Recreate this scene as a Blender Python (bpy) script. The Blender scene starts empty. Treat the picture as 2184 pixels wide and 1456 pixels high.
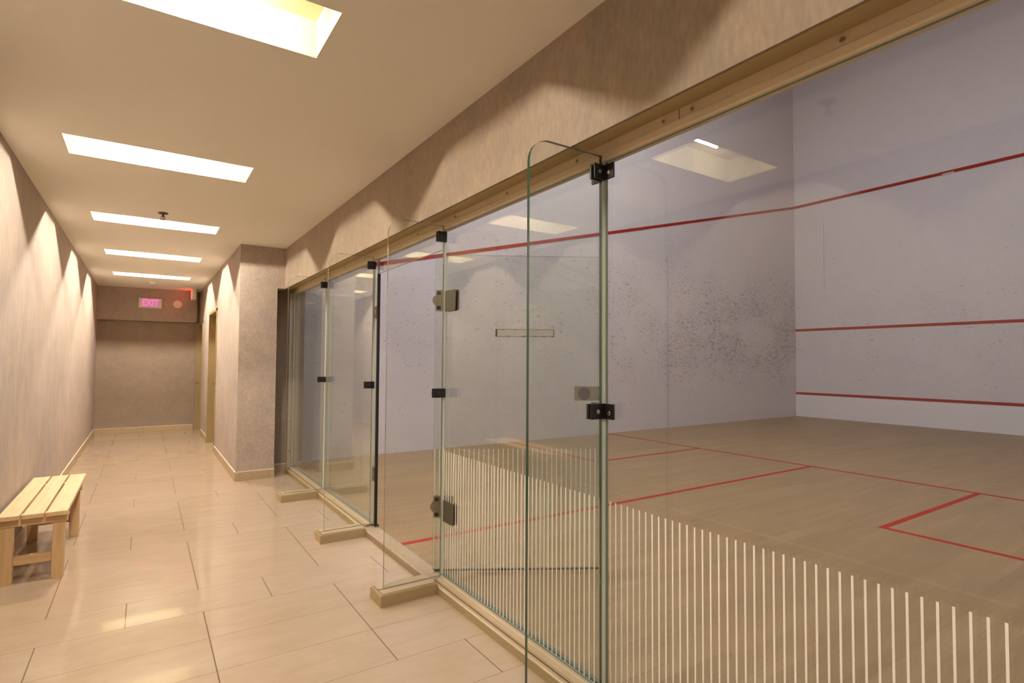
import bpy, bmesh, math, random
from mathutils import Vector, Matrix
random.seed(7)
S = bpy.context.scene
COL = S.collection
R = math.radians

# ------------------------------------------------------------------ camera, world, exposure
cd = bpy.data.cameras.new('camera'); cam = bpy.data.objects.new('camera', cd); COL.objects.link(cam)
cd.sensor_width = 36.0; cd.lens = 1174.676 / 2184 * 36.0; cd.clip_start = .02; cd.clip_end = 60
YAW, PITCH, ROLL = .5879, .0354, .0060
f = Vector((math.sin(YAW)*math.cos(PITCH), math.cos(YAW)*math.cos(PITCH), math.sin(PITCH)))
r = Vector((math.cos(YAW), -math.sin(YAW), 0)); u = r.cross(f)
r2 = r*math.cos(ROLL) + u*math.sin(ROLL); u2 = -r*math.sin(ROLL) + u*math.cos(ROLL)
m = Matrix((r2, u2, -f)).transposed().to_4x4(); m.translation = Vector((-1.5028, -7.7664, 1.2892))
cam.matrix_world = m
S.camera = cam
w = bpy.data.worlds.new('world'); S.world = w; w.use_nodes = True
w.node_tree.nodes['Background'].inputs[0].default_value = (.9, .85, .8, 1)
w.node_tree.nodes['Background'].inputs[1].default_value = .1
S.view_settings.view_transform = 'Standard'; S.view_settings.look = 'None'
S.view_settings.gamma = 1; S.view_settings.exposure = 0.12
try: S.view_settings.use_curve_mapping = False
except Exception: pass
S.cycles.max_bounces = 14; S.cycles.diffuse_bounces = 8; S.cycles.glossy_bounces = 6
S.cycles.transmission_bounces = 8; S.cycles.transparent_max_bounces = 40
S.cycles.sample_clamp_indirect = 6; S.cycles.caustics_reflective = False; S.cycles.caustics_refractive = False
LAMP_W = 2450.0        # emission strength of the small lamp in each ceiling recess
COURT_W = 22.0        # emission strength of the panels on the court ceiling

# ------------------------------------------------------------------ room numbers (metres)
XL, ZC, Z0 = -2.217, 2.574, -.0464      # corridor left wall, ceiling, floor
XH, ZH = -.170, 2.108                   # wallpapered face above the glass
XC, YC = -.642, -1.019                  # right wall of the corridor further on
YB, ZB, YE = 4.284, 1.982, 4.365         # bulkhead and end wall
YBACK = -11.0
XF, YW, YR, ZT = 11.716, -.427, -7.79, 10.6   # court: front wall, side walls, ceiling
F1, F2, F3, F4 = -6.1635, -4.7865, -3.561, -2.174
DF, ZF, RF = .367, 2.102, .09

# ------------------------------------------------------------------ materials
def mat(name):
    mt = bpy.data.materials.new(name); mt.use_nodes = True; nt = mt.node_tree
    for n in list(nt.nodes): nt.nodes.remove(n)
    out = nt.nodes.new('ShaderNodeOutputMaterial')
    return mt, nt, out
class G:
    def __init__(s, nt): s.nt = nt
    def n(s, t, **k):
        nd = s.nt.nodes.new('ShaderNode' + t)
        for a, v in k.items(): setattr(nd, a, v)
        return nd
    def l(s, a, b): s.nt.links.new(a, b)
    def sv(s, sock, v):
        if hasattr(v, 'is_output') or isinstance(v, bpy.types.NodeSocket): s.l(v, sock)
        else: sock.default_value = v
    def math(s, op, a, b=0.0, c=None, clamp=False):
        nd = s.n('Math', operation=op, use_clamp=clamp); s.sv(nd.inputs[0], a); s.sv(nd.inputs[1], b)
        if c is not None: s.sv(nd.inputs[2], c)
        return nd.outputs[0]
    def pos(s): return s.n('NewGeometry').outputs['Position']
    def map(s, vec, scale=(1,1,1), rot=(0,0,0), loc=(0,0,0)):
        nd = s.n('Mapping'); s.l(vec, nd.inputs[0]); nd.inputs[1].default_value = loc; nd.inputs[2].default_value = rot; nd.inputs[3].default_value = scale
        return nd.outputs[0]
    def noise(s, vec, sc, det=4, rough=.5, dist=0):
        nd = s.n('TexNoise'); s.l(vec, nd.inputs['Vector']); nd.inputs['Scale'].default_value = sc
        nd.inputs['Detail'].default_value = det; nd.inputs['Roughness'].default_value = rough; nd.inputs['Distortion'].default_value = dist
        return nd.outputs[0]
    def ramp(s, fac, a, b, c0=(0,0,0,1), c1=(1,1,1,1)):
        nd = s.n('ValToRGB'); s.sv(nd.inputs[0], fac); e = nd.color_ramp.elements
        e[0].position = a; e[1].position = b; e[0].color = c0; e[1].color = c1
        return nd.outputs[0]
    def rng(s, v, a, b):
        nd = s.n('MapRange'); s.sv(nd.inputs[0], v); nd.inputs[1].default_value = a; nd.inputs[2].default_value = b; return nd.outputs[0]
    def mix(s, fac, a, b, mode='MIX'):
        nd = s.n('Mix', data_type='RGBA', blend_type=mode); s.sv(nd.inputs[0], fac)
        s.sv(nd.inputs[6], a); s.sv(nd.inputs[7], b); return nd.outputs[2]
    def bsdf(s, base, rough=.5, metal=0, spec=.5, normal=None, **k):
        nd = s.n('BsdfPrincipled'); s.sv(nd.inputs['Base Color'], base); s.sv(nd.inputs['Roughness'], rough)
        s.sv(nd.inputs['Metallic'], metal); nd.inputs['Specular IOR Level'].default_value = spec
        if normal is not None: s.l(normal, nd.inputs['Normal'])
        for a, v in k.items(): s.sv(nd.inputs[a], v)
        return nd.outputs[0]
    def bump(s, h, strength, dist=.01, normal=None):
        nd = s.n('Bump'); nd.inputs['Strength'].default_value = strength; nd.inputs['Distance'].default_value = dist; s.l(h, nd.inputs['Height'])
        if normal is not None: s.l(normal, nd.inputs['Normal'])
        return nd.outputs[0]
def C(r_, g_, b_): return (r_, g_, b_, 1)
def sc(c, k): return (c[0]*k, c[1]*k, c[2]*k, 1)

def simple(name, col, rough=.5, metal=0, spec=.5, noise=0, nscale=20, bump=0):
    mt, nt, out = mat(name); g = G(nt); p = g.pos(); base = col; nm = None
    if noise:
        nz = g.noise(p, nscale, 5, .6); base = g.mix(nz, sc(col, 1-noise), sc(col, 1+noise))
        if bump: nm = g.bump(nz, bump, .004)
    g.l(g.bsdf(base, rough, metal, spec, nm), out.inputs[0]); return mt

def wallpaper(name, col, streak):
    mt, nt, out = mat(name); g = G(nt); p = g.pos()
    fib = g.noise(g.map(p, (1, 1, (.55, .10, .35)[streak])), 75 if streak == 1 else 60, 4, .62)
    mot = g.noise(g.map(p, (1, 1, (1, .55, .6)[streak])), (6.0, 6.0, 8.0)[streak], 6, .65, .6)
    big = g.noise(p, 1.3, 3, .5)
    c = g.mix(g.ramp(fib, .33, .68), sc(col, .90), sc(col, 1.10))
    c = g.mix(g.ramp(mot, .32, .70), g.mix(1.0, c, C(.86, .88, .93), 'MULTIPLY'), g.mix(1.0, c, C(1.08, 1.05, 1.0), 'MULTIPLY'))
    c = g.mix(g.ramp(big, .3, .7), g.mix(1.0, c, C(.95, .96, .98), 'MULTIPLY'), c)
    g.l(g.bsdf(c, .72, 0, .25, g.bump(fib, .18, .003)), out.inputs[0]); return mt

def tile_floor():
    mt, nt, out = mat('porcelain_tile'); g = G(nt); p = g.pos()
    sp = g.n('SeparateXYZ'); g.l(p, sp.inputs[0]); x, y = sp.outputs[0], sp.outputs[1]
    RH, TL = .3358, .681
    row = g.math('DIVIDE', g.math('ADD', y, .030 + 40*RH), RH)      # row index; every 4th row is shifted by half a tile
    ri = g.math('FLOOR', row); rf = g.math('FRACT', row)
    odd = g.math('COMPARE', g.math('MODULO', ri, 4.0), 3.0, .4)
    xs = g.math('DIVIDE', g.math('ADD', g.math('ADD', x, .530 + 20*TL), g.math('MULTIPLY', odd, .5*TL)), TL)
    ci = g.math('FLOOR', xs); cf = g.math('FRACT', xs)
    def edge(fr, size, half):
        d = g.math('MULTIPLY', g.math('MINIMUM', fr, g.math('SUBTRACT', 1.0, fr)), size)
        return g.math('LESS_THAN', d, half)
    gr = g.math('MAXIMUM', g.math('MULTIPLY', edge(rf, RH, .0017), .85), edge(cf, TL, .0026))
    cid = g.n('CombineXYZ'); g.l(ri, cid.inputs[0]); g.l(ci, cid.inputs[1])
    wn = g.n('TexWhiteNoise'); g.l(cid.outputs[0], wn.inputs[0])
    st = g.noise(g.map(p, (1, 3.2, 1)), 3.0, 6, .62, .8)
    fi = g.noise(g.map(p, (1, 2.0, 1)), 26, 5, .6)
    c = g.mix(g.ramp(st, .34, .68), C(.385, .292, .212), C(.42, .325, .243))
    c = g.mix(g.ramp(fi, .3, .7), g.mix(1.0, c, C(.96, .955, .95), 'MULTIPLY'), c)
    c = g.mix(g.math('MULTIPLY', wn.outputs[0], .14), c, C(.35, .26, .185))
    c = g.mix(gr, c, C(.12, .075, .045))
    # each tile lies a hair out of level
    off = g.n('VectorMath', operation='SUBTRACT'); g.l(wn.outputs[1], off.inputs[0]); off.inputs[1].default_value = (.5, .5, .5)
    s2 = g.n('VectorMath', operation='SCALE'); g.l(off.outputs[0], s2.inputs[0]); s2.inputs[3].default_value = .010
    ad = g.n('VectorMath', operation='ADD'); g.l(s2.outputs[0], ad.inputs[0]); g.l(g.n('NewGeometry').outputs['Normal'], ad.inputs[1])
    no = g.n('VectorMath', operation='NORMALIZE'); g.l(ad.outputs[0], no.inputs[0])
    rg = g.math('ADD', g.math('MULTIPLY', st, .12), .16)
    rg = g.math('MAXIMUM', rg, g.math('MULTIPLY', gr, .8))
    g.l(g.bsdf(c, rg, 0, .45, no.outputs[0], **{'Coat Weight': .35, 'Coat Roughness': .035}), out.inputs[0]); return mt

def court_floor():
    mt, nt, out = mat('court_maple'); g = G(nt); p = g.pos()
    br = g.n('TexBrick'); g.l(p, br.inputs['Vector']); br.offset = .37; br.offset_frequency = 2
    br.inputs['Color1'].default_value = C(.25, .165, .08); br.inputs['Color2'].default_value = C(.30, .20, .102)
    br.inputs['Mortar'].default_value = C(.19, .125, .07)
    br.inputs['Scale'].default_value = 1; br.inputs['Mortar Size'].default_value = .0008; br.inputs['Mortar Smooth'].default_value = .3
    br.inputs['Brick Width'].default_value = 1.1; br.inputs['Row Height'].default_value = .057
    gr = g.noise(g.map(p, (.8, 14, 1)), 7, 6, .62, .3)
    wear = g.noise(g.map(p, (.7, 2.2, 1)), 1.6, 5, .6, .6)
    c = g.mix(g.ramp(gr, .3, .72), g.mix(1.0, br.outputs[0], C(.84, .82, .80), 'MULTIPLY'), g.mix(1.0, br.outputs[0], C(1.1, 1.08, 1.05), 'MULTIPLY'))
    c = g.mix(g.ramp(wear, .35, .72), g.mix(1.0, c, C(.88, .87, .86), 'MULTIPLY'), c)
    sm = g.ramp(g.noise(g.map(p, (1.4, 9, 1)), 9, 3, .5), .73, .80)
    c = g.mix(g.math('MULTIPLY', sm, .35), c, C(.13, .09, .06))
    g.l(g.bsdf(c, .42, 0, .35), out.inputs[0]); return mt

def court_wall(name, scuff):
    mt, nt, out = mat(name); g = G(nt); p = g.pos()
    sp = g.n('SeparateXYZ'); g.l(p, sp.inputs[0])
    base = C(.60, .565, .575)
    c = g.mix(g.ramp(g.noise(p, 5, 6, .6), .3, .7), sc(base, .95), sc(base, 1.03))
    c = g.mix(g.ramp(g.noise(p, 55, 3, .6), .35, .65), sc(base, .94), c)
    if scuff:                                    # ball marks, thickest around knee to head height
        z = sp.outputs[2]
        band = g.math('MULTIPLY', g.rng(z, .25, 1.3), g.math('SUBTRACT', 1.0, g.rng(z, 2.2, 4.4)))
        band = g.math('MULTIPLY', band, g.math('ADD', .35, g.math('MULTIPLY', g.rng(sp.outputs[0], 2.0, 9.5), .65))) if scuff == 1 else g.math('MULTIPLY', band, .35)
        cl = g.ramp(g.noise(p, 1.1, 3, .5), .22, .56)
        den = g.math('MULTIPLY', band, cl)
        mk = None
        for k, (s_, a, b) in enumerate(((24, .66, .72), (13, .70, .74), (44, .64, .72))):
            v = g.map(p, (.55, .55, 1.25), (.0, .25-.3*k, 0), (k*3.1, 0, k*1.7))
            nz = g.noise(v, s_, 2, .5)
            th = g.math('SUBTRACT', nz, g.math('MULTIPLY', g.math('SUBTRACT', 1.0, den), .17))
            q = g.ramp(th, a-.11, b-.08)
            mk = q if mk is None else g.math('MAXIMUM', mk, q)
        c = g.mix(g.math('MULTIPLY', mk, .62), c, C(.15, .125, .135))
        c = g.mix(g.math('MULTIPLY', den, .22), c, C(.30, .26, .27))
    g.l(g.bsdf(c, .55, 0, .3), out.inputs[0]); return mt

def wood(name, a, b, axis=1):
    mt, nt, out = mat(name); g = G(nt); p = g.pos()
    s_ = [28, 28, 28]; s_[axis] = 1.6
    gr = g.noise(g.map(p, tuple(s_)), 1.4, 5, .6, .5)
    kn = g.ramp(g.noise(g.map(p, (1, .5, 1)), 9, 2), .70, .78)
    c = g.mix(g.ramp(gr, .3, .7), a, b); c = g.mix(g.math('MULTIPLY', kn, .5), c, C(.30, .15, .06))
    g.l(g.bsdf(c, .42, 0, .4, g.bump(gr, .1, .002)), out.inputs[0]); return mt

def glass(name, tint, refl=1.0):
    mt, nt, out = mat(name); g = G(nt)
    geo = g.n('NewGeometry'); fr = g.n('Fresnel')
    ior = g.math('ADD', 1.5, g.math('MULTIPLY', geo.outputs['Backfacing'], 1/1.5-1.5)); g.l(ior, fr.inputs[0])
    tr = g.n('BsdfTransparent'); tr.inputs[0].default_value = tint
    gl = g.n('BsdfGlossy'); gl.inputs[0].default_value = C(1, 1, 1); gl.inputs[1].default_value = 0.0
    mx = g.n('MixShader'); g.l(g.math('MULTIPLY', fr.outputs[0], refl), mx.inputs[0]); g.l(tr.outputs[0], mx.inputs[1]); g.l(gl.outputs[0], mx.inputs[2])
    g.l(mx.outputs[0], out.inputs[0]); return mt

def vinyl(name, col):
    mt, nt, out = mat(name); g = G(nt); a = g.n('BsdfDiffuse'); b = g.n('BsdfTranslucent'); a.inputs[0].default_value = col; b.inputs[0].default_value = col
    mx = g.n('MixShader'); mx.inputs[0].default_value = .2; g.l(a.outputs[0], mx.inputs[1]); g.l(b.outputs[0], mx.inputs[2]); g.l(mx.outputs[0], out.inputs[0]); return mt

def emit(name, col, st):
    mt, nt, out = mat(name); g = G(nt); e = g.n('Emission'); e.inputs[0].default_value = col; e.inputs[1].default_value = st
    g.l(e.outputs[0], out.inputs[0]); return mt

M = {}
M['ceil'] = simple('ceiling_paint', C(.84, .83, .76), .8, 0, .2, .02, 60)
M['cream'] = simple('recess_paint', C(.56, .50, .34), .7, 0, .2)
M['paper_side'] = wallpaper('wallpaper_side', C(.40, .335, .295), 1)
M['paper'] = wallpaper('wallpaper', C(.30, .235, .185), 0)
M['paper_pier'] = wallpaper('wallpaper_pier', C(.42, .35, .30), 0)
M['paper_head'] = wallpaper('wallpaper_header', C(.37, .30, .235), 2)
M['tile'] = tile_floor()
M['base'] = simple('baseboard_tile', C(.42, .315, .20), .35, 0, .4, .06, 14)
M['base_edge'] = simple('baseboard_edge', C(.72, .64, .54), .3, 0, .5)
M['curb'] = simple('curb_paint', C(.36, .275, .15), .38, 0, .4, .05, 20)
M['curb_top'] = simple('curb_top_paint', C(.40, .305, .20), .38, 0, .4, .05, 20)
M['groove'] = simple('groove', C(.13, .085, .05), .6)
M['cmaple'] = court_floor()
M['cwall'] = court_wall('court_plaster_side', 1)
M['cfront'] = court_wall('court_plaster_front', 2)
M['cplain'] = court_wall('court_plaster', 0)
M['tin'] = simple('court_tin', C(.68, .65, .66), .5, 0, .3, .03, 30)
M['red'] = simple('red_court_paint', C(.31, .018, .012), .75, 0, .1, .10, 30)
M['wood'] = wood('pine', C(.60, .42, .235), C(.74, .56, .35), 1)
M['wood_v'] = wood('pine_upright', C(.52, .35, .18), C(.64, .46, .26), 2)
M['wood_x'] = wood('pine_rail', C(.52, .35, .18), C(.64, .46, .26), 0)
M['glass'] = glass('clear_glass', C(.94, .96, .94), 1.28)
M['glass_fin'] = glass('clear_glass_fin', C(.955, .97, .955), 1.3)
M['edge'] = simple('glass_edge_green', C(.015, .055, .035), .12, 0, .8)
M['edge_thin'] = simple('glass_edge_olive', C(.10, .11, .07), .15, 0, .8)
M['seal'] = simple('joint_silicone', C(.66, .72, .62), .2, 0, .6)
M['black'] = simple('black_metal', C(.012, .010, .011), .35, 0, .5)
M['rubber'] = simple('black_rubber', C(.008, .008, .008), .6)
M['chrome'] = simple('chrome', C(.62, .60, .58), .22, 1.0)
M['bronze'] = simple('hinge_steel', C(.30, .25, .20), .38, .85, .5)
M['steel'] = simple('brushed_steel', C(.085, .075, .052), .6, .2, .3, .1, 60)
M['plate'] = simple('pull_plate_steel', C(.20, .18, .13), .55, .2, .3, .15, 60)
M['ring'] = simple('pull_ring', C(.015, .013, .010), .7, 0, .3, .3, 90)
M['edge_pane'] = simple('glass_edge_pale', C(.20, .27, .22), .25, 0, .6)
M['stripe'] = vinyl('white_vinyl', C(.96, .94, .88))
M['frost'] = vinyl('frosted_print', C(.98, .95, .88))
M['frame'] = simple('frame_paint', C(.80, .70, .52), .45, 0, .35, .04, 12)
M['frame2'] = simple('frame_channel', C(.50, .45, .37), .4, .1, .4)
M['soffit'] = simple('soffit_paint', C(.47, .37, .19), .55, 0, .3, .06, 10)
M['grey'] = simple('dark_channel', C(.10, .11, .115), .35, .3, .5)
M['doorf'] = simple('door_frame_paint', C(.29, .215, .11), .45, 0, .35)
M['doorp'] = simple('door_leaf_paint', C(.33, .25, .135), .4, 0, .4)
M['white'] = simple('white_plastic', C(.75, .72, .66), .4)
M['tape'] = simple('old_adhesive', C(.07, .055, .035), .8, 0, .2, .4, 60)
M['platepale'] = simple('pale_plate', C(.50, .52, .50), .35, 0, .5, .05, 30)
M['thresh'] = simple('worn_threshold', C(.34, .26, .175), .5, .2, .4, .35, 35)
M['lamp'] = emit('lamp_glow', C(1.0, .875, .70), LAMP_W)
M['court_lamp'] = emit('court_lamp_glow', C(1.0, .95, .99), COURT_W)
M['exit_glow'] = emit('exit_letter_glow', C(1.0, .06, .22), 2.6)
M['exit_face'] = emit('exit_face_glow', C(1.0, .50, .52), .42)
M['exit_side'] = emit('exit_side_glow', C(1.0, .05, .03), 5.0)

# ------------------------------------------------------------------ mesh helpers
class MB:
    def __init__(s): s.bm = bmesh.new()
    def box(s, x0, x1, y0, y1, z0, z1, mi=0, bev=0.0):
        r_ = bmesh.ops.create_cube(s.bm, size=1); vs = r_['verts']
        bmesh.ops.scale(s.bm, vec=(abs(x1-x0), abs(y1-y0), abs(z1-z0)), verts=vs)
        bmesh.ops.translate(s.bm, vec=((x0+x1)/2, (y0+y1)/2, (z0+z1)/2), verts=vs)
        fs = list({f_ for v in vs for f_ in v.link_faces})
        for f_ in fs: f_.material_index = mi
        if bev:
            es = list({e for v in vs for e in v.link_edges})
            bmesh.ops.bevel(s.bm, geom=es, offset=bev, segments=2, affect='EDGES', profile=.6)
        return vs
    def prism(s, pts, axis, a, b, mi=0):
        """pts: 2-D outline in the two other axes (in x,y,z order), extruded from a to b along axis"""
        def v3(p, t):
            l = list(p); l.insert(axis, t); return l
        v0 = [s.bm.verts.new(v3(p, a)) for p in pts]; v1 = [s.bm.verts.new(v3(p, b)) for p in pts]
        n = len(pts); fs = [s.bm.faces.new(v0), s.bm.faces.new(v1)]
        for i in range(n): fs.append(s.bm.faces.new((v0[i], v0[(i+1) % n], v1[(i+1) % n], v1[i])))
        for f_ in fs: f_.material_index = mi
        return fs
    def cyl(s, c, rad, depth, axis='z', seg=24, r2=None, mi=0):
        r_ = bmesh.ops.create_cone(s.bm, cap_ends=True, segments=seg, radius1=rad, radius2=rad if r2 is None else r2, depth=depth)
        vs = r_['verts']
        if axis == 'x': bmesh.ops.rotate(s.bm, verts=vs, cent=(0,0,0), matrix=Matrix.Rotation(R(90), 3, 'Y'))
        if axis == 'y': bmesh.ops.rotate(s.bm, verts=vs, cent=(0,0,0), matrix=Matrix.Rotation(R(90), 3, 'X'))
        bmesh.ops.translate(s.bm, vec=c, verts=vs)
        for f_ in {f_ for v in vs for f_ in v.link_faces}: f_.material_index = mi
    def lathe(s, prof, c, seg=28):
        """prof: (radius, z) list, revolved about z"""
        rings = []
        for (q, z) in prof:
            rings.append([s.bm.verts.new((c[0]+q*math.cos(2*math.pi*i/seg), c[1]+q*math.sin(2*math.pi*i/seg), c[2]+z)) for i in range(seg)])
        for a, b in zip(rings, rings[1:]):
            for i in range(seg): s.bm.faces.new((a[i], a[(i+1) % seg], b[(i+1) % seg], b[i]))
        s.bm.faces.new(rings[0]); s.bm.faces.new(list(reversed(rings[-1])))
    def torus(s, c, R_, r_, axis='z', seg=36, ms=8):
        rings = []
        for i in range(seg):
            a = 2*math.pi*i/seg; ring = []
            for j in range(ms):
                b = 2*math.pi*j/ms; q = R_+r_*math.cos(b); h = r_*math.sin(b)
                v = {'z': (q*math.cos(a), q*math.sin(a), h), 'y': (q*math.cos(a), h, q*math.sin(a)), 'x': (h, q*math.cos(a), q*math.sin(a))}[axis]
                ring.append(s.bm.verts.new((c[0]+v[0], c[1]+v[1], c[2]+v[2])))
            rings.append(ring)
        for i in range(seg):
            for j in range(ms):
                s.bm.faces.new((rings[i][j], rings[i][(j+1) % ms], rings[(i+1) % seg][(j+1) % ms], rings[(i+1) % seg][j]))
    def build(s, name, mats, parent=None, smooth=False):
        bmesh.ops.recalc_face_normals(s.bm, faces=s.bm.faces)
        me = bpy.data.meshes.new(name); s.bm.to_mesh(me); s.bm.free()
        for mm in (mats if isinstance(mats, (list, tuple)) else [mats]): me.materials.append(mm)
        if smooth:
            for p_ in me.polygons: p_.use_smooth = True
        o = bpy.data.objects.new(name, me); COL.objects.link(o)
        if parent is not None: o.parent = parent
        return o
def struct(o): o['kind'] = 'structure'; return o
def tag(o, label, cat, group=None):
    o['label'] = label; o['category'] = cat
    if group: o['group'] = group
    return o
def thing(name, label, cat, loc=(0,0,0), rz=0, group=None):
    o = bpy.data.objects.new(name, None); COL.objects.link(o); o.location = loc; o.rotation_euler = (0, 0, rz); o.empty_display_size = .1
    return tag(o, label, cat, group)
def copy_tree(o, parent=None):
    c = o.copy(); COL.objects.link(c); c.parent = parent
    for ch in o.children: copy_tree(ch, c)
    return c
def slab(name, m_, *b, parent=None):
    q = MB(); q.box(*b); return q.build(name, m_, parent)

# ------------------------------------------------------------------ corridor shell
struct(slab('floor', M['tile'], XL-.2, -.0765, YBACK-.2, YE+.2, Z0-.1, Z0))
struct(slab('wall_left', M['paper_side'], XL-.15, XL, YBACK, YE, Z0, ZC))
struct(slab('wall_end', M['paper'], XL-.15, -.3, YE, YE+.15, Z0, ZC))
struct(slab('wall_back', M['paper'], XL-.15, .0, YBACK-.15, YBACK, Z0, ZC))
# bulkhead across the end with a chamfered right corner
q = MB(); q.prism([(XL, ZB), (-.735, ZB), (-.69, ZB+.035), (-.69, ZC), (XL, ZC)], 1, YB, YE)
struct(q.build('wall_bulkhead', M['paper_pier']))
# right wall of the far corridor, with two door openings; the near end is the wallpapered pier
Y1a, Y1b, ZD = 1.20, 2.33, 2.03
Y2a, Y2b = 3.50, 4.32
q = MB()
q.box(XC, XC+.20, YC, Y1a, Z0, ZC); q.box(XC, XC+.20, Y1a, Y1b, ZD, ZC); q.box(XC, XC+.20, Y1b, Y2a, Z0, ZC)
q.box(XC, XC+.20, Y2a, Y2b, ZD-.05, ZC); q.box(XC, XC+.20, Y2b, YE, Z0, ZC)
q.box(XC+.20, -.25, YC, -.70, Z0, ZC)
struct(q.build('wall_right', M['paper_side']))
q = MB(); q.box(XC, -.25, YC-.003, YC, Z0+.10, ZC); q.box(-.25, XH, YC-.003, -.72, ZH, ZC)
struct(q.build('wall_pier', M['paper_pier']))
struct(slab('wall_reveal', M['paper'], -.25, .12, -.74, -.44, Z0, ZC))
# wall above the glass: face, sloping soffit
q = MB(); q.prism([(XH, ZH), (-.155, ZH+.004), (-.155, ZC), (XH, ZC)], 1, YR, YC-.003)
struct(q.build('wall_header', M['paper_head']))
q = MB(); q.prism([(-.155, ZH+.001), (-.013, 2.149), (-.013, ZC), (-.155, ZC)], 1, YR, -.74)
struct(q.build('trim_soffit', M['soffit']))
struct(slab('wall_near', M['paper_head'], XH, .0, YBACK, YR, Z0, ZC))

# ceiling with seven rectangular openings
CX0, CX1, CW = -1.932, -.921, .188
CY = [-9.50, -7.52, -5.565, -3.57, -1.565, .415, 2.440]
q = MB(); ys = YBACK
for cy in CY:
    q.box(XL-.15, XH+.02, ys, cy-CW, ZC, ZC+.18)
    q.box(XL-.15, CX0, cy-CW, cy+CW, ZC, ZC+.18); q.box(CX1, XH+.02, cy-CW, cy+CW, ZC, ZC+.18)
    ys = cy+CW
q.box(XL-.15, XH+.02, ys, YE+.15, ZC, ZC+.18)
struct(q.build('ceiling', M['ceil']))
DEPTH = .160
names_l = ['long ceiling recess glowing behind the camera, farthest back', 'long ceiling recess glowing just behind the camera',
    'bright rectangular ceiling recess nearest the camera, cut by the top edge', 'bright ceiling recess, second from the camera, left of the pale ceiling',
    'lit ceiling recess just beyond the dark sprinkler head', 'lit ceiling recess between the sprinkler and the far smoke detector',
    'smallest lit ceiling recess, nearest the exit sign and smoke detector']
proto = thing('recessed_downlight', names_l[0], 'ceiling light', ((CX0+CX1)/2, CY[0], ZC), 0, 'lit rectangular recesses in the corridor ceiling')
hx = (CX1-CX0)/2; t = .004
q = MB()
q.box(-hx, -hx+t, -CW, CW, .0005, DEPTH); q.box(hx-t, hx, -CW, CW, .0005, DEPTH)
q.box(-hx, hx, -CW, -CW+t, .0005, DEPTH); q.box(-hx, hx, CW-t, CW, .0005, DEPTH); q.box(-hx, hx, -CW, CW, DEPTH, DEPTH+.01)
q.build('recess_housing', M['cream'], proto)
q = MB(); q.cyl((0, 0, DEPTH-.006), .045, .012, seg=24); q.box(-.085, .085, -.008, .008, DEPTH-.034, DEPTH-.008); q.build('lamp_holder', M['white'], proto)
q = MB(); q.cyl((0, 0, DEPTH-.045), .012, .20, 'x', 20); q.build('lamp_tube', M['lamp'], proto)
for i, cy in enumerate(CY):
    o = proto if i == 0 else copy_tree(proto); o.location.y = cy; o['label'] = names_l[i]
    k = (.55, .58, .85, 1.05, 1.25, 1.4, 1.45)[i]          # the tubes are not all equally bright
    for ch in o.children:
        if ch.name.startswith('lamp_tube'):
            ch.data = ch.data.copy(); ch.data.materials[0] = emit('lamp_glow_%d' % i, C(1.0, .875, .70), LAMP_W*k)

# baseboards (stone tile with a pale top edge)
def baseboard(name, segs):
    q = MB()
    for (ax, fixed, sgn, a, b) in segs:
        h = .095; th = .011
        lo, hi = sorted((fixed, fixed+sgn*th))
        if ax == 'y':
            q.box(lo, hi, a, b, Z0, Z0+h, 0); q.box(lo, hi, a, b, Z0+h, Z0+h+.006, 1)
            k = math.ceil(a/.6)*.6
            while k < b: q.box(lo-.0004, hi+.0004, k-.001, k+.001, Z0, Z0+h, 2); k += .6
        else:
            q.box(a, b, lo, hi, Z0, Z0+h, 0); q.box(a, b, lo, hi, Z0+h, Z0+h+.006, 1)
            k = math.ceil(a/.3)*.3
            while k < b: q.box(k-.001, k+.001, lo-.0004, hi+.0004, Z0, Z0+h, 2); k += .3
    return struct(q.build(name, [M['base'], M['base_edge'], M['groove']]))
baseboard('baseboard_left', [('y', XL, 1, YBACK, YE)])
baseboard('baseboard_end', [('x', YE, -1, XL+.011, XC-.07)])
baseboard('baseboard_right', [('y', XC, -1, YC-.003, Y1a-.01), ('y', XC, -1, Y1b+.045, Y2a-.045), ('x', YC-.003, -1, XC-.011, -.245)])
baseboard('baseboard_reveal', [('x', -.74, -1, -.249, -.045)])

# door frames and doors on the right
for i, (a, b, top) in enumerate(((Y1a, Y1b, ZD), (Y2a, Y2b, ZD-.05)), 1):
    d_ = struct(slab('door_%d' % i, M['doorp'], XC+.13, XC+.17, a+.045, b-.045, Z0+.008, top-.045))
    q = MB(); x0, x1 = XC-.012, XC+.19
    q.box(x0, x1, a, a+.04, Z0, top); q.box(x0, x1, b-.04, b, Z0, top); q.box(x0, x1, a, b, top-.04, top)
    q.box(x1-.10, x1-.07, b-.052, b-.04, Z0, top-.04); q.box(x1-.10, x1-.07, a+.04, a+.052, Z0, top-.04)
    q.build('door_frame', M['doorf'], d_)
    ky = b-.11
    q = MB(); q.cyl((XC+.124, ky, .90), .026, .012, 'x'); q.cyl((XC+.095, ky, .90), .010, .06, 'x'); q.box(XC+.06, XC+.078, ky-.11, ky+.01, .89, .91, bev=.004)
    q.build('door_handle', M['black'], d_)
# projecting jamb trim of the far doorway, seen against the end wall
q = MB(); q.box(XC-.052, XC-.012, Y2b-.03, YE-.001, Z0, ZD-.06); q.cyl((XC-.03, Y2b-.045, .865), .022, .03, 'y'); struct(q.build('trim_jamb', M['doorf']))

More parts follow.
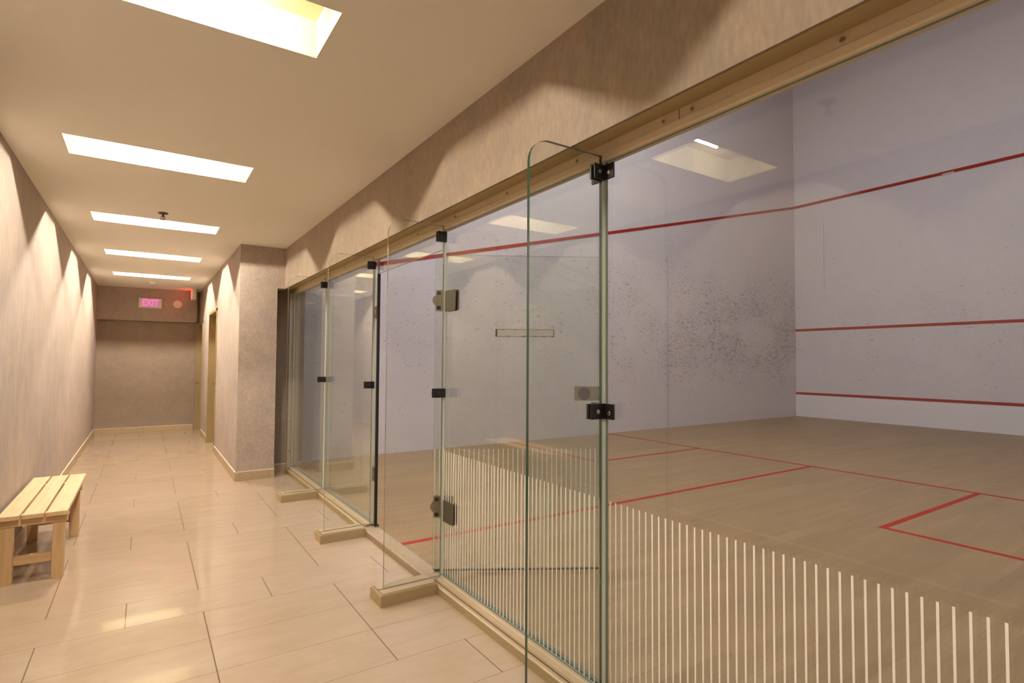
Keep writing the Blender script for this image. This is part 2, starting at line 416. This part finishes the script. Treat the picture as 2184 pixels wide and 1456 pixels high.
# ------------------------------------------------------------------ squash court shell
fl = struct(slab('floor_court', M['cmaple'], .0, XF, YR, YW, -.1, 0))
wf = struct(slab('wall_front', M['cfront'], XF, XF+.15, YR, YW+.15, 0, ZT))
wl = struct(slab('wall_court_left', M['cwall'], .12, XF, YW, YW+.15, 0, ZT))
struct(slab('wall_court_right', M['cplain'], .0, XF, YR-.15, YR, 0, ZT))
struct(slab('wall_court_back', M['cplain'], .0, .12, YR, YW, 2.16, ZT))
struct(slab('ceiling_court', M['cplain'], .0, XF, YR, YW, ZT, ZT+.1))
XS, XB, YH, YB1, YB2, LW = 5.416, 3.378, -4.086, -2.426, -5.746, .050
def paint(pr_, *b): slab('court_line', M['red'], *b, parent=pr_)
e = .0015
paint(fl, XS, XS+LW, YR, YW, 0, e)
paint(fl, .034, XS, YH-LW/2, YH+LW/2, 0, e)
paint(fl, XB, XS, YB1-LW/2, YB1+LW/2, 0, e); paint(fl, XB-LW/2, XB+LW/2, YB1+LW/2, YW, 0, e)
paint(fl, XB-LW, XS, YB2-LW/2, YB2+LW/2, 0, e); paint(fl, XB-LW, XB, YR, YB2-LW/2, 0, e)
tin = slab('tin_board', M['tin'], XF-.02, XF, YR, YW, 0, .525, parent=wf)
slab('court_line', M['red'], XF-.026, XF, YR, YW, .525, .580, parent=wf)
slab('court_line', M['red'], XF-.004, XF, YR, YW, 2.046, 2.104, parent=wf)
slab('court_line', M['red'], XF-.02, XF, YR, YW, 5.068, 5.124, parent=wf)
slab('court_line', M['white'], XF-.024, XF-.019, -3.66, -3.46, 5.064, 5.080, parent=wf)
q = MB(); q.prism([(.12, 2.348), (XF, 5.068), (XF, 5.124), (.12, 2.404)], 1, YW-.004, YW); q.build('court_line', M['red'], wl)
q = MB()
q.box(7.09, 7.094, YW-.0015, YW, 0, 3.4)
q.build('panel_joint', M['groove'], wl)
q = MB(); q.box(XF-.0015, XF, -1.126, -1.122, 3.0, 4.6); q.build('panel_joint', M['groove'], wf)
for k, (cx, cyy, lab) in enumerate([(1.3, -2.2, 'white court ceiling light panel above the open glass door'), (1.3, -5.8, 'white court ceiling light panel above the nearest glass wall'),
    (4.0, -2.2, 'white court ceiling light panel above the left service box'), (4.0, -5.8, 'white court ceiling light panel above the right service box')]):
    o = thing('court_light', lab, 'ceiling light', (cx, cyy, 8.4), 0, 'light panels on the court ceiling')
    slab('light_frame', M['white'], -.62, .62, -.92, .92, -.06, -.0005, parent=o)
    for sx in (-.5, .5):
        for sy in (-.8, .8): slab('suspension_rod', M['white'], sx-.006, sx+.006, sy-.006, sy+.006, -.0005, ZT-8.4-.0005, parent=o)
    slab('diffuser', M['court_lamp'], -.59, .59, -.89, .89, -.066, -.0605, parent=o)

# ------------------------------------------------------------------ curb under the glass, top frame, side frame
q = MB()
prof = [(-.076, Z0), (-.076, -.006), (-.070, -.001), (-.052, -.001), (-.052, .004), (-.048, .012), (-.022, .016), (-.018, .0195), (-.0025, .0195), (-.0025, Z0)]
q.prism(prof, 1, F2+.0, YR); q.prism(prof, 1, -.74, F3-.0)
struct(q.build('trim_curb', M['curb_top']))
q = MB()
for a, b in ((YR, F2), (F3, -.74)):
    q.box(-.0764, -.0760, a, b, Z0, -.007, 0); q.box(-.0535, -.0518, a, b, -.0012, .0035, 1)
struct(q.build('trim_curb_face', [M['curb'], M['groove']]))
q = MB(); q.prism([(-.076, Z0), (-.076, -.006), (-.068, .002), (.020, .006), (.034, .001), (.034, Z0)], 1, F2, F3)
struct(q.build('trim_threshold', M['thresh']))
q = MB()
for a, b in ((YR, F2+.03), (F3-.06, -.74)): q.box(.0135, .034, a, b, .0, .026)
struct(q.build('trim_channel', M['grey']))
# top frame: flat upper strip and a rounded lower lip
tf = MB(); tf.prism([(-.012, 2.149), (-.012, 2.114), (-.017, 2.110), (-.017, 2.086), (-.012, 2.081), (.032, 2.081), (.032, 2.16), (-.012, 2.16)], 1, YR, -.74)
tf = struct(tf.build('trim_top', M['frame']))
for yy in (-7.073, -6.601, -6.48, -6.018, -5.481, -4.93, -4.402, -3.87, -3.35, -2.8, -2.3, -1.75, -1.25):
    q = MB(); q.cyl((-.0145, yy, 2.128), .0065, .005, 'x', 14, .0045); q.build('bolt', M['chrome'], tf)
q = MB(); q.box(-.0126, -.011, -6.547, -6.544, 2.112, 2.148); q.build('joint_line', M['groove'], tf)
q = MB(); q.prism([(-.060, -.7405), (-.060, -.772), (-.018, -.772), (-.018, -.795), (.034, -.795), (.034, -.7405)], 2, .002, 2.080)
sf = struct(q.build('trim_side', M['frame2']))
for zz in (1.58, 1.20, .55, .20):
    q = MB(); q.cyl((-.04, -.7735, zz), .006, .004, 'y', 12); q.build('bolt', M['chrome'], sf)

# ------------------------------------------------------------------ glass wall
PZ0, PZ1 = .0198, 2.0805
def stripes(parent, y0, y1, x=-.0013, axis='y', z1=.752, pitch=.0300, start=None, th=.0012, w_=.0056, z0=.028):
    q = MB(); k = (start if start is not None else y0)
    a, b = min(y0, y1), max(y0, y1)
    while k > a: k -= pitch
    while k < a: k += pitch
    n = 0
    while k < b-.004:
        if axis == 'y': q.box(x, x+th, k-w_/2, k+w_/2, z0, z1)
        else: q.box(k-w_/2, k+w_/2, x, x+th, z0, z1)
        k += pitch; n += 1
    o = q.build('stripe_band', M['stripe'], parent); o['label'] = 'white vertical stripes on the lower glass'
    return o
def pane(parent, a, b, z0=PZ0, z1=PZ1, name='pane', edge_ends=(True, True)):
    q = MB(); q.box(0, .012, a, b, z0, z1)
    q.bm.faces.ensure_lookup_table()
    for f_ in q.bm.faces:
        if abs(f_.normal.y) > .5 or abs(f_.normal.z) > .5: f_.material_index = 1
    return q.build(name, [M['glass'], M['edge_pane']], parent)
def glass_panel(label, a, b, stripe, seals):
    o = thing('glass_screen', label, 'glass panel', (0, 0, 0), 0)
    pane(o, a, b)
    if stripe: stripes(o, a+.012, b-.012, start=-6.200)
    for (s0, s1) in seals:
        slab('joint_seal', M['seal'], -.001, .0131, s0, s1, PZ0, PZ1, parent=o)
    return o
glass_panel('large striped glass wall panel filling the right half, beyond the nearest fin', YR+.002, F1-.010, True, [(F1-.0098, F1+.006)])
glass_panel('striped glass panel between the nearest fin and the open glass door', F1+.0076, F2+.022, True, [(F2-.0052, F2+.005)] and [])
pn = glass_panel('plain glass panel left of the open doorway, edged in black rubber', F3-.052, F4-.0042, False, [(F4-.004, F4+.003)])
slab('gasket', M['rubber'], -.004, .0165, F3-.070, F3-.0525, PZ0, 1.962, parent=pn)
for z0, z1 in ((1.612, 1.715), (.356, .463)):
    q = MB(); q.box(-.008, -.0005, F3-.050, F3-.012, z0, z1, bev=.002); q.box(.0125, .020, F3-.050, F3-.012, z0, z1, bev=.002)
    sp = q.build('strike_plate', M['bronze'], pn)
    for zz in (z0+.022, z1-.022):
        q = MB(); q.cyl((-.0088, F3-.033, zz), .006, .002, 'x', 14); q.build('screw', M['rubber'], sp)
glass_panel('farthest plain glass panel, between the pier and the farthest fin', F4+.0032, -.797, False, [])
tr = thing('glass_transom', 'narrow glass transom above the open doorway', 'glass transom')
pane(tr, F2+.0225, F3-.0525, 1.967, PZ1)
q = MB(); q.box(-.001, .0131, F3-.0524, F3-.049, 1.967, PZ1); q.build('joint_seal', M['seal'], tr)

# fins with their clamps
def fin(label, yf, z0, side_wing, mid_wing, edge_m):
    o = thing('glass_fin', label, 'glass fin', (0, yf, 0), 0, 'glass fins bracing the glass wall')
    q = MB(); X0, X1 = -DF, -.0175; pts = [(X1, z0), (X1, ZF), (X0+RF, ZF)]
    for k in range(1, 9):
        a = R(90+90*k/8); pts.append((X0+RF+RF*math.cos(a), ZF-RF+RF*math.sin(a)))
    pts.append((X0, z0)); q.prism(pts, 1, -.0075, .0075, 0) if yf == F1 else q.prism(pts, 1, -.006, .006, 0)
    q.bm.normal_update()
    for f_ in q.bm.faces:
        if len(f_.verts) == 4 : f_.material_index = 1
    q.build('pane', [M['glass_fin'], edge_m], o)
    q = MB(); q.box(-.0172, -.0012, -.004, .004, .03, 2.0); q.build('joint_seal', M['seal'], o)
    # L-shaped clamps: one arm grips the fin, one lies on the glass wall
    for (zc, hh, fx, wing) in ((2.035, .030, -.062, side_wing), (1.096, .030 if mid_wing else .027, -.078, mid_wing)):
        for sy in (-1, 1):
            q = MB(); a, b = sorted((sy*.0078, sy*.0145)); q.box(fx, -.0008, a, b, zc-hh, zc+hh, bev=.002)
            if wing:
                a, b = sorted((sy*.0062, sy*.062)); q.box(-.0105, -.0008, a, b, zc-hh, zc+hh, bev=.002)
            c = q.build('clamp', M['black'], o)
            sm = M['chrome'] if wing else M['rubber']
            q = MB(); q.lathe([(.0085, 0), (.0085, .0018), (.0068, .0032), (.0050, .0032), (.0042, .0018), (.0010, .0014)], (0, 0, 0), 18); s1 = q.build('screw', sm, c, False)
            s1.location = (fx*.55, sy*.0145, zc); s1.rotation_euler = (R(-90*sy), 0, 0)
            if wing:
                s2 = s1.copy(); COL.objects.link(s2); s2.parent = c; s2.location = (-.0105, sy*.040, zc-.006); s2.rotation_euler = (0, R(-90), 0)
    return o
fin('large clear glass fin with rounded corner nearest the camera', F1, .020, True, True, M['edge'])
fin('clear glass fin at the hinge side of the open door', F2, .020, False, False, M['edge_thin'])
fin('clear glass fin on the far side of the open doorway', F3, .020, False, False, M['edge_thin'])
fin('farthest clear glass fin, beside the wallpapered pier', F4, .020, False, False, M['edge_thin'])
pl_labels = ['tan painted plinth at the bottom edge under the nearest glass fin', 'tan painted plinth under the glass fin beside the open door hinge',
             'tan painted plinth under the glass fin beyond the doorway', 'farthest and smallest tan plinth under a glass fin']
p0 = thing('fin_plinth', pl_labels[0], 'plinth', (0, F1, 0), 0, 'tan plinths under the glass fins')
q = MB(); q.box(-.412, -.0772, -.084, .084, Z0, .0135); q.box(-.412+.006, -.0772, -.078, .078, .0135, .0175)
bmesh.ops.remove_doubles(q.bm, verts=q.bm.verts, dist=1e-5)
q.build('plinth_body', M['curb'], p0)
q = MB(); q.box(-.395, -.0780, -.066, -.0075, .0176, .0195, bev=.0006); q.box(-.395, -.0780, .0075, .066, .0176, .0195, bev=.0006); q.build('cap_strip', M['curb_top'], p0)
q = MB(); q.box(-.400, -.0775, -.0700, -.0668, .0176, .0182); q.box(-.400, -.0775, -.0070, .0070, .0176, .0190); q.box(-.400, -.3955, -.070, .070, .0176, .0182); q.build('groove', M['groove'], p0)
for i, yf in enumerate((F1, F2, F3, F4)):
    o = p0 if i == 0 else copy_tree(p0); o.location.y = yf; o['label'] = pl_labels[i]

# ------------------------------------------------------------------ the open glass door
dr = thing('glass_door', 'open frameless glass door with white stripes swung into the court', 'door', (.030, -4.700, 0), R(-31))
LX0, LX1 = -.052, 1.020
q = MB(); q.box(LX0, LX1, -.006, .006, .021, 1.945)
for f_ in q.bm.faces:
    f_.material_index = 1 if abs(f_.normal.y) < .5 else 0
q.bm.normal_update()
for f_ in q.bm.faces: f_.material_index = 1 if abs(f_.normal.y) < .5 else 0
q.build('pane', [M['glass'], M['edge_thin']], dr)
q = MB(); q.box(LX0+.01, LX1, -.0045, .0045, .010, .0208); q.build('bottom_seal', M['rubber'], dr)
st_ = stripes(dr, LX0+.004, LX1-.01, x=-.0074, axis='x', start=-.044, z1=.748)
# hinges: patch plate on the door, patch plate on the fixed panel
for zc in (1.660, .400):
    q = MB(); pts = []
    w0, w1, hh = LX0+.006, .052, .064
    for k in range(7): a = R(120+120*k/6); pts.append((w0+.012+.034*math.cos(a), zc+.034*math.sin(a)))
    pts = [(w1, zc-hh), (w1, zc+hh), (w0, zc+hh), (w0, zc+.030)] + pts + [(w0, zc-.030), (w0, zc-hh)]
    q.prism(pts, 1, -.0165, -.0078); q.prism(pts, 1, .0064, .0150)
    hg = q.build('hinge', M['bronze'], dr)
    for (sx, sz) in ((w0+.018, zc+.046), (w0+.018, zc-.046)):
        q = MB(); q.box(sx-.012, sx+.012, -.0180, -.0166, sz-.011, sz+.011, bev=.0004); q.build('slot_cover', M['rubber'], hg)
    for (sx, sz) in ((w1-.020, zc+.046), (w1-.020, zc-.046)):
        q = MB(); q.cyl((sx, -.0172, sz), .006, .0014, 'y', 14); q.build('screw', M['rubber'], hg)
    # knuckle between leaf and panel
    q = MB(); q.cyl((.066, -.012, zc), .010, 2*hh, 'z', 18); q.build('hinge_pin', M['black'], hg)
# pull plate with a recessed ring near the free edge
q = MB(); q.box(.818, .992, -.0135, -.0065, 1.046, 1.134, bev=.001); q.box(.818, .992, .0065, .0135, 1.046, 1.134, bev=.001)
pp = q.build('pull_plate', M['plate'], dr)
q = MB(); q.torus((.876, -.0140, 1.090), .036, .0035, 'y'); q.cyl((.876, -.0142, 1.090), .034, .0014, 'y', 32); q.build('flush_ring', M['ring'], pp)
for zz in (1.060, 1.120):
    q = MB(); q.cyl((.972, -.0143, zz), .0085, .0016, 'y', 18); q.build('screw', M['tape'], pp)
# pale plate with old adhesive showing round its border
q = MB(); q.box(.322, .688, .0066, .0086, 1.439, 1.487); ap = q.build('push_plate', M['platepale'], dr)
q = MB(); y0, y1 = -.0078, -.0064
q.box(.322, .688, y0, y1, 1.484, 1.487); q.box(.322, .688, y0, y1, 1.439, 1.4425); q.box(.322, .334, y0, y1, 1.439, 1.487); q.box(.682, .688, y0, y1, 1.439, 1.487)
for (a, b, z) in ((.358, .376, 1.482), (.436, .452, 1.483), (.572, .590, 1.483), (.395, .414, 1.4425), (.490, .512, 1.4425), (.560, .578, 1.4425), (.615, .634, 1.4425), (.668, .686, 1.4425)):
    q.box(a, b, y0, y1, z-.001, z+.0035, bev=.0012)
q.build('adhesive_border', M['tape'], ap)
q = MB(); q.box(.334, .682, -.0070, -.0063, 1.4425, 1.484); q.build('plate_back', M['platepale'], ap)
# WARNING notice printed on the corridor side, seen reversed from here
def rrect(q, x0, x1, z0, z1, y0, y1, lw, rad=.008):
    q.box(x0+rad, x1-rad, y0, y1, z0, z0+lw); q.box(x0+rad, x1-rad, y0, y1, z1-lw, z1)
    q.box(x0, x0+lw, y0, y1, z0+rad, z1-rad); q.box(x1-lw, x1, y0, y1, z0+rad, z1-rad)
    for (cx_, cz_, a0) in ((x0+rad, z0+rad, 180), (x1-rad, z0+rad, 270), (x1-rad, z1-rad, 0), (x0+rad, z1-rad, 90)):
        for k in range(4):
            a, b = R(a0+90*k/4), R(a0+90*(k+1)/4)
            q.prism([(cx_+rad*math.cos(a), cz_+rad*math.sin(a)), (cx_+rad*math.cos(b), cz_+rad*math.sin(b)), (cx_+(rad-lw)*math.cos(b), cz_+(rad-lw)*math.sin(b)), (cx_+(rad-lw)*math.cos(a), cz_+(rad-lw)*math.sin(a))], 1, y0, y1)
q = MB(); rrect(q, .386, .656, 1.500, 1.638, .0063, .0068, .0026)
q.box(.392, .650, .0063, .0066, 1.592, 1.5935)
for k, (z, a, b) in enumerate(((1.578, .41, .635), (1.556, .43, .615), (1.543, .415, .63), (1.529, .42, .62), (1.517, .44, .61))):
    xx = a
    while xx < b:                                   # rows of small print, too fine to read
        ww = random.uniform(.010, .030); q.box(xx, min(xx+ww, b), .0063, .0066, z-.0025, z+.0025); xx += ww+.005
ws = q.build('warning_notice', M['frost'], dr); ws['label'] = 'frosted warning notice, seen reversed'
def text(body, size, mtl, parent, loc, rot, ext=.0004, name='lettering', sx=1.0, bold=0.0):
    cu = bpy.data.curves.new(name, 'FONT'); cu.body = body; cu.size = size; cu.extrude = ext; cu.align_x = 'CENTER'; cu.align_y = 'CENTER'; cu.offset = bold
    to = bpy.data.objects.new('tmp_text', cu); COL.objects.link(to)
    dg = bpy.context.evaluated_depsgraph_get(); me = bpy.data.meshes.new_from_object(to.evaluated_get(dg))
    bpy.data.objects.remove(to)
    me.transform(Matrix.Diagonal((sx, 1, 1, 1)))
    o = bpy.data.objects.new(name, me); me.materials.clear(); me.materials.append(mtl); COL.objects.link(o)
    o.parent = parent; o.location = loc; o.rotation_euler = rot; return o
text('WARNING', .034, M['frost'], ws, (.521, .0068, 1.614), (R(90), 0, R(180)), .0003, 'lettering', 1.0, .0014)

# fixed-panel halves of the hinges (they belong to the door's hinges)
def local(o, p): return p
for zc in (1.645, .400):
    q = MB(); c_, s_ = math.cos(R(31)), math.sin(R(31))
    def tl(x, y): dx, dy = x-.030, y+4.700; return (dx*c_ - dy*s_, dx*s_ + dy*c_)
    for (xa, xb) in ((-.0064, -.0020), (.0142, .0184)):
        base = []
        yA, yB_, rr = -4.795, -4.925, .016
        prof = [(yA, zc-.062), (yA, zc+.062), (yB_+rr, zc+.062), (yB_+.004, zc+.058), (yB_, zc+.062-rr), (yB_, zc-.062+rr), (yB_+.004, zc-.058), (yB_+rr, zc-.062)]
        v0 = [q.bm.verts.new((*tl(xa, y), z)) for y, z in prof]; v1 = [q.bm.verts.new((*tl(xb, y), z)) for y, z in prof]
        q.bm.faces.new(v0); q.bm.faces.new(v1)
        for i in range(len(prof)): j = (i+1) % len(prof); q.bm.faces.new((v0[i], v0[j], v1[j], v1[i]))
    q.build('hinge_patch', M['steel'], dr)

# ------------------------------------------------------------------ bench
bn = thing('bench', 'low pale pine slatted bench against the left wall', 'bench', (-2.035, -2.76, Z0))
zt = .405; th = .026
for x0, x1 in ((-.162, -.062), (-.049, .049), (.062, .162)):
    q = MB(); q.box(x0, x1, -.655, .655, zt-th, zt, bev=.003); q.build('seat_slat', M['wood'], bn)
for y in (-.60, .35):
    q = MB(); q.box(-.162, .162, y-.019, y+.019, zt-th-.046, zt-th-.0005, bev=.002); q.build('seat_rail', M['wood_x'], bn)
for y in (-.60, .35):
    for x0, x1 in ((-.148, -.088), (.092, .150)):
        q = MB()
        q.box(x0, x1, y-.024+(-.02), y+.024-.02, 0.0, zt-th-.0005 if False else zt-th-.047, bev=.002); q.build('leg', M['wood_v'], bn)
for y in (-.62, .33):
    q = MB(); q.box(-.0875, .0915, y-.015, y+.015, .108, .160, bev=.002); q.build('stretcher', M['wood_x'], bn)
for x in (-.118, .121):
    q = MB(); q.box(x-.012, x+.012, -.5805, .3305, zt-th-.046, zt-th-.001, bev=.002); q.build('side_rail', M['wood'], bn)
for y in (-.60, .35):
    for gx in (-.0555, .0555):
        q = MB(); q.box(gx-.005, gx+.005, y-.019, y+.019, zt-th, zt-.008); q.build('spacer', M['wood_x'], bn)

# ------------------------------------------------------------------ small fixtures
# exit sign on the bulkhead
ex = thing('exit_sign', 'flat exit sign glowing pink red on the end bulkhead', 'exit sign', (-1.440, YB, 2.306), 0)
q = MB(); q.box(-.178, .178, -.042, -.0008, -.088, .088, bev=.004); q.build('housing', M['white'], ex)
q = MB(); q.box(-.130, .130, -.0445, -.0425, -.076, .076); q.build('face', M['exit_face'], ex)
text('EXIT', .168, M['exit_glow'], ex, (0, -.0462, 0), (R(90), 0, 0), .001, 'lettering', .74, .003)
# second exit sign, hanging at right angles so only its edge shows
e2 = thing('exit_sign', 'exit sign box seen edge on in the far ceiling corner', 'exit sign', (-.775, 3.98, 2.482), 0)
q = MB(); q.box(-.030, .030, -.17, .17, -.098, .091, bev=.004); q.build('housing', M['white'], e2)
q = MB(); q.box(-.0325, -.0305, -.145, .145, -.080, .080); q.build('face', M['exit_side'], e2)
q = MB(); q.cyl((0, 0, .0915), .03, .0006, 'z', 20); q.build('mount', M['white'], e2)
dsk = thing('wall_speaker', 'small round white disc on the bulkhead right of the exit sign', 'wall fixture', (-1.012, YB, 2.312))
q = MB(); q.cyl((0, -.009, 0), .076, .016, 'y', 36, .070); q.build('disc', M['white'], dsk)
q = MB(); q.torus((0, -.0178, 0), .050, .003, 'y'); q.build('ring', M['white'], dsk)
# sprinkler heads
def sprinkler(label, x, y, metal):
    o = thing('sprinkler_head', label, 'sprinkler', (x, y, ZC), 0)
    q = MB(); q.lathe([(.040, -.0005), (.040, -.003), (.034, -.010), (.016, -.013), (.010, -.014)], (0, 0, 0)); q.build('escutcheon', metal, o, True)
    q = MB(); q.cyl((0, 0, -.024), .008, .022, seg=14); q.box(-.016, -.012, -.003, .003, -.056, -.030); q.box(.012, .016, -.003, .003, -.056, -.030); q.box(-.016, .016, -.003, .003, -.034, -.030); q.cyl((0, 0, -.043), .003, .026, seg=10); q.box(-.016, .016, -.003, .003, -.059, -.055); q.build('frame_arms', metal, o)
    q = MB(); q.cyl((0, 0, -.0605), .022, .002, seg=20); q.build('deflector', metal, o)
    return o
M['dkmetal'] = simple('dark_chrome', C(.10, .06, .05), .3, .6)
sprinkler('dark metal sprinkler head on the ceiling before the third light recess', -1.398, -2.056, M['dkmetal'])
sprinkler('sprinkler head on the ceiling near the camera, seen only as a reflection', -1.255, -6.408, M['dkmetal'])
sd = thing('smoke_detector', 'small cream smoke detector on the ceiling beyond the last light recess', 'smoke detector', (-1.427, 3.129, ZC))
q = MB(); q.lathe([(.062, -.0005), (.062, -.012), (.056, -.022), (.034, -.034), (.028, -.050), (.012, -.054)], (0, 0, 0)); q.build('body', M['white'], sd, True)
q = MB(); q.cyl((0, 0, -.0565), .010, .004, seg=16); q.build('sensor', M['dkmetal'], sd)
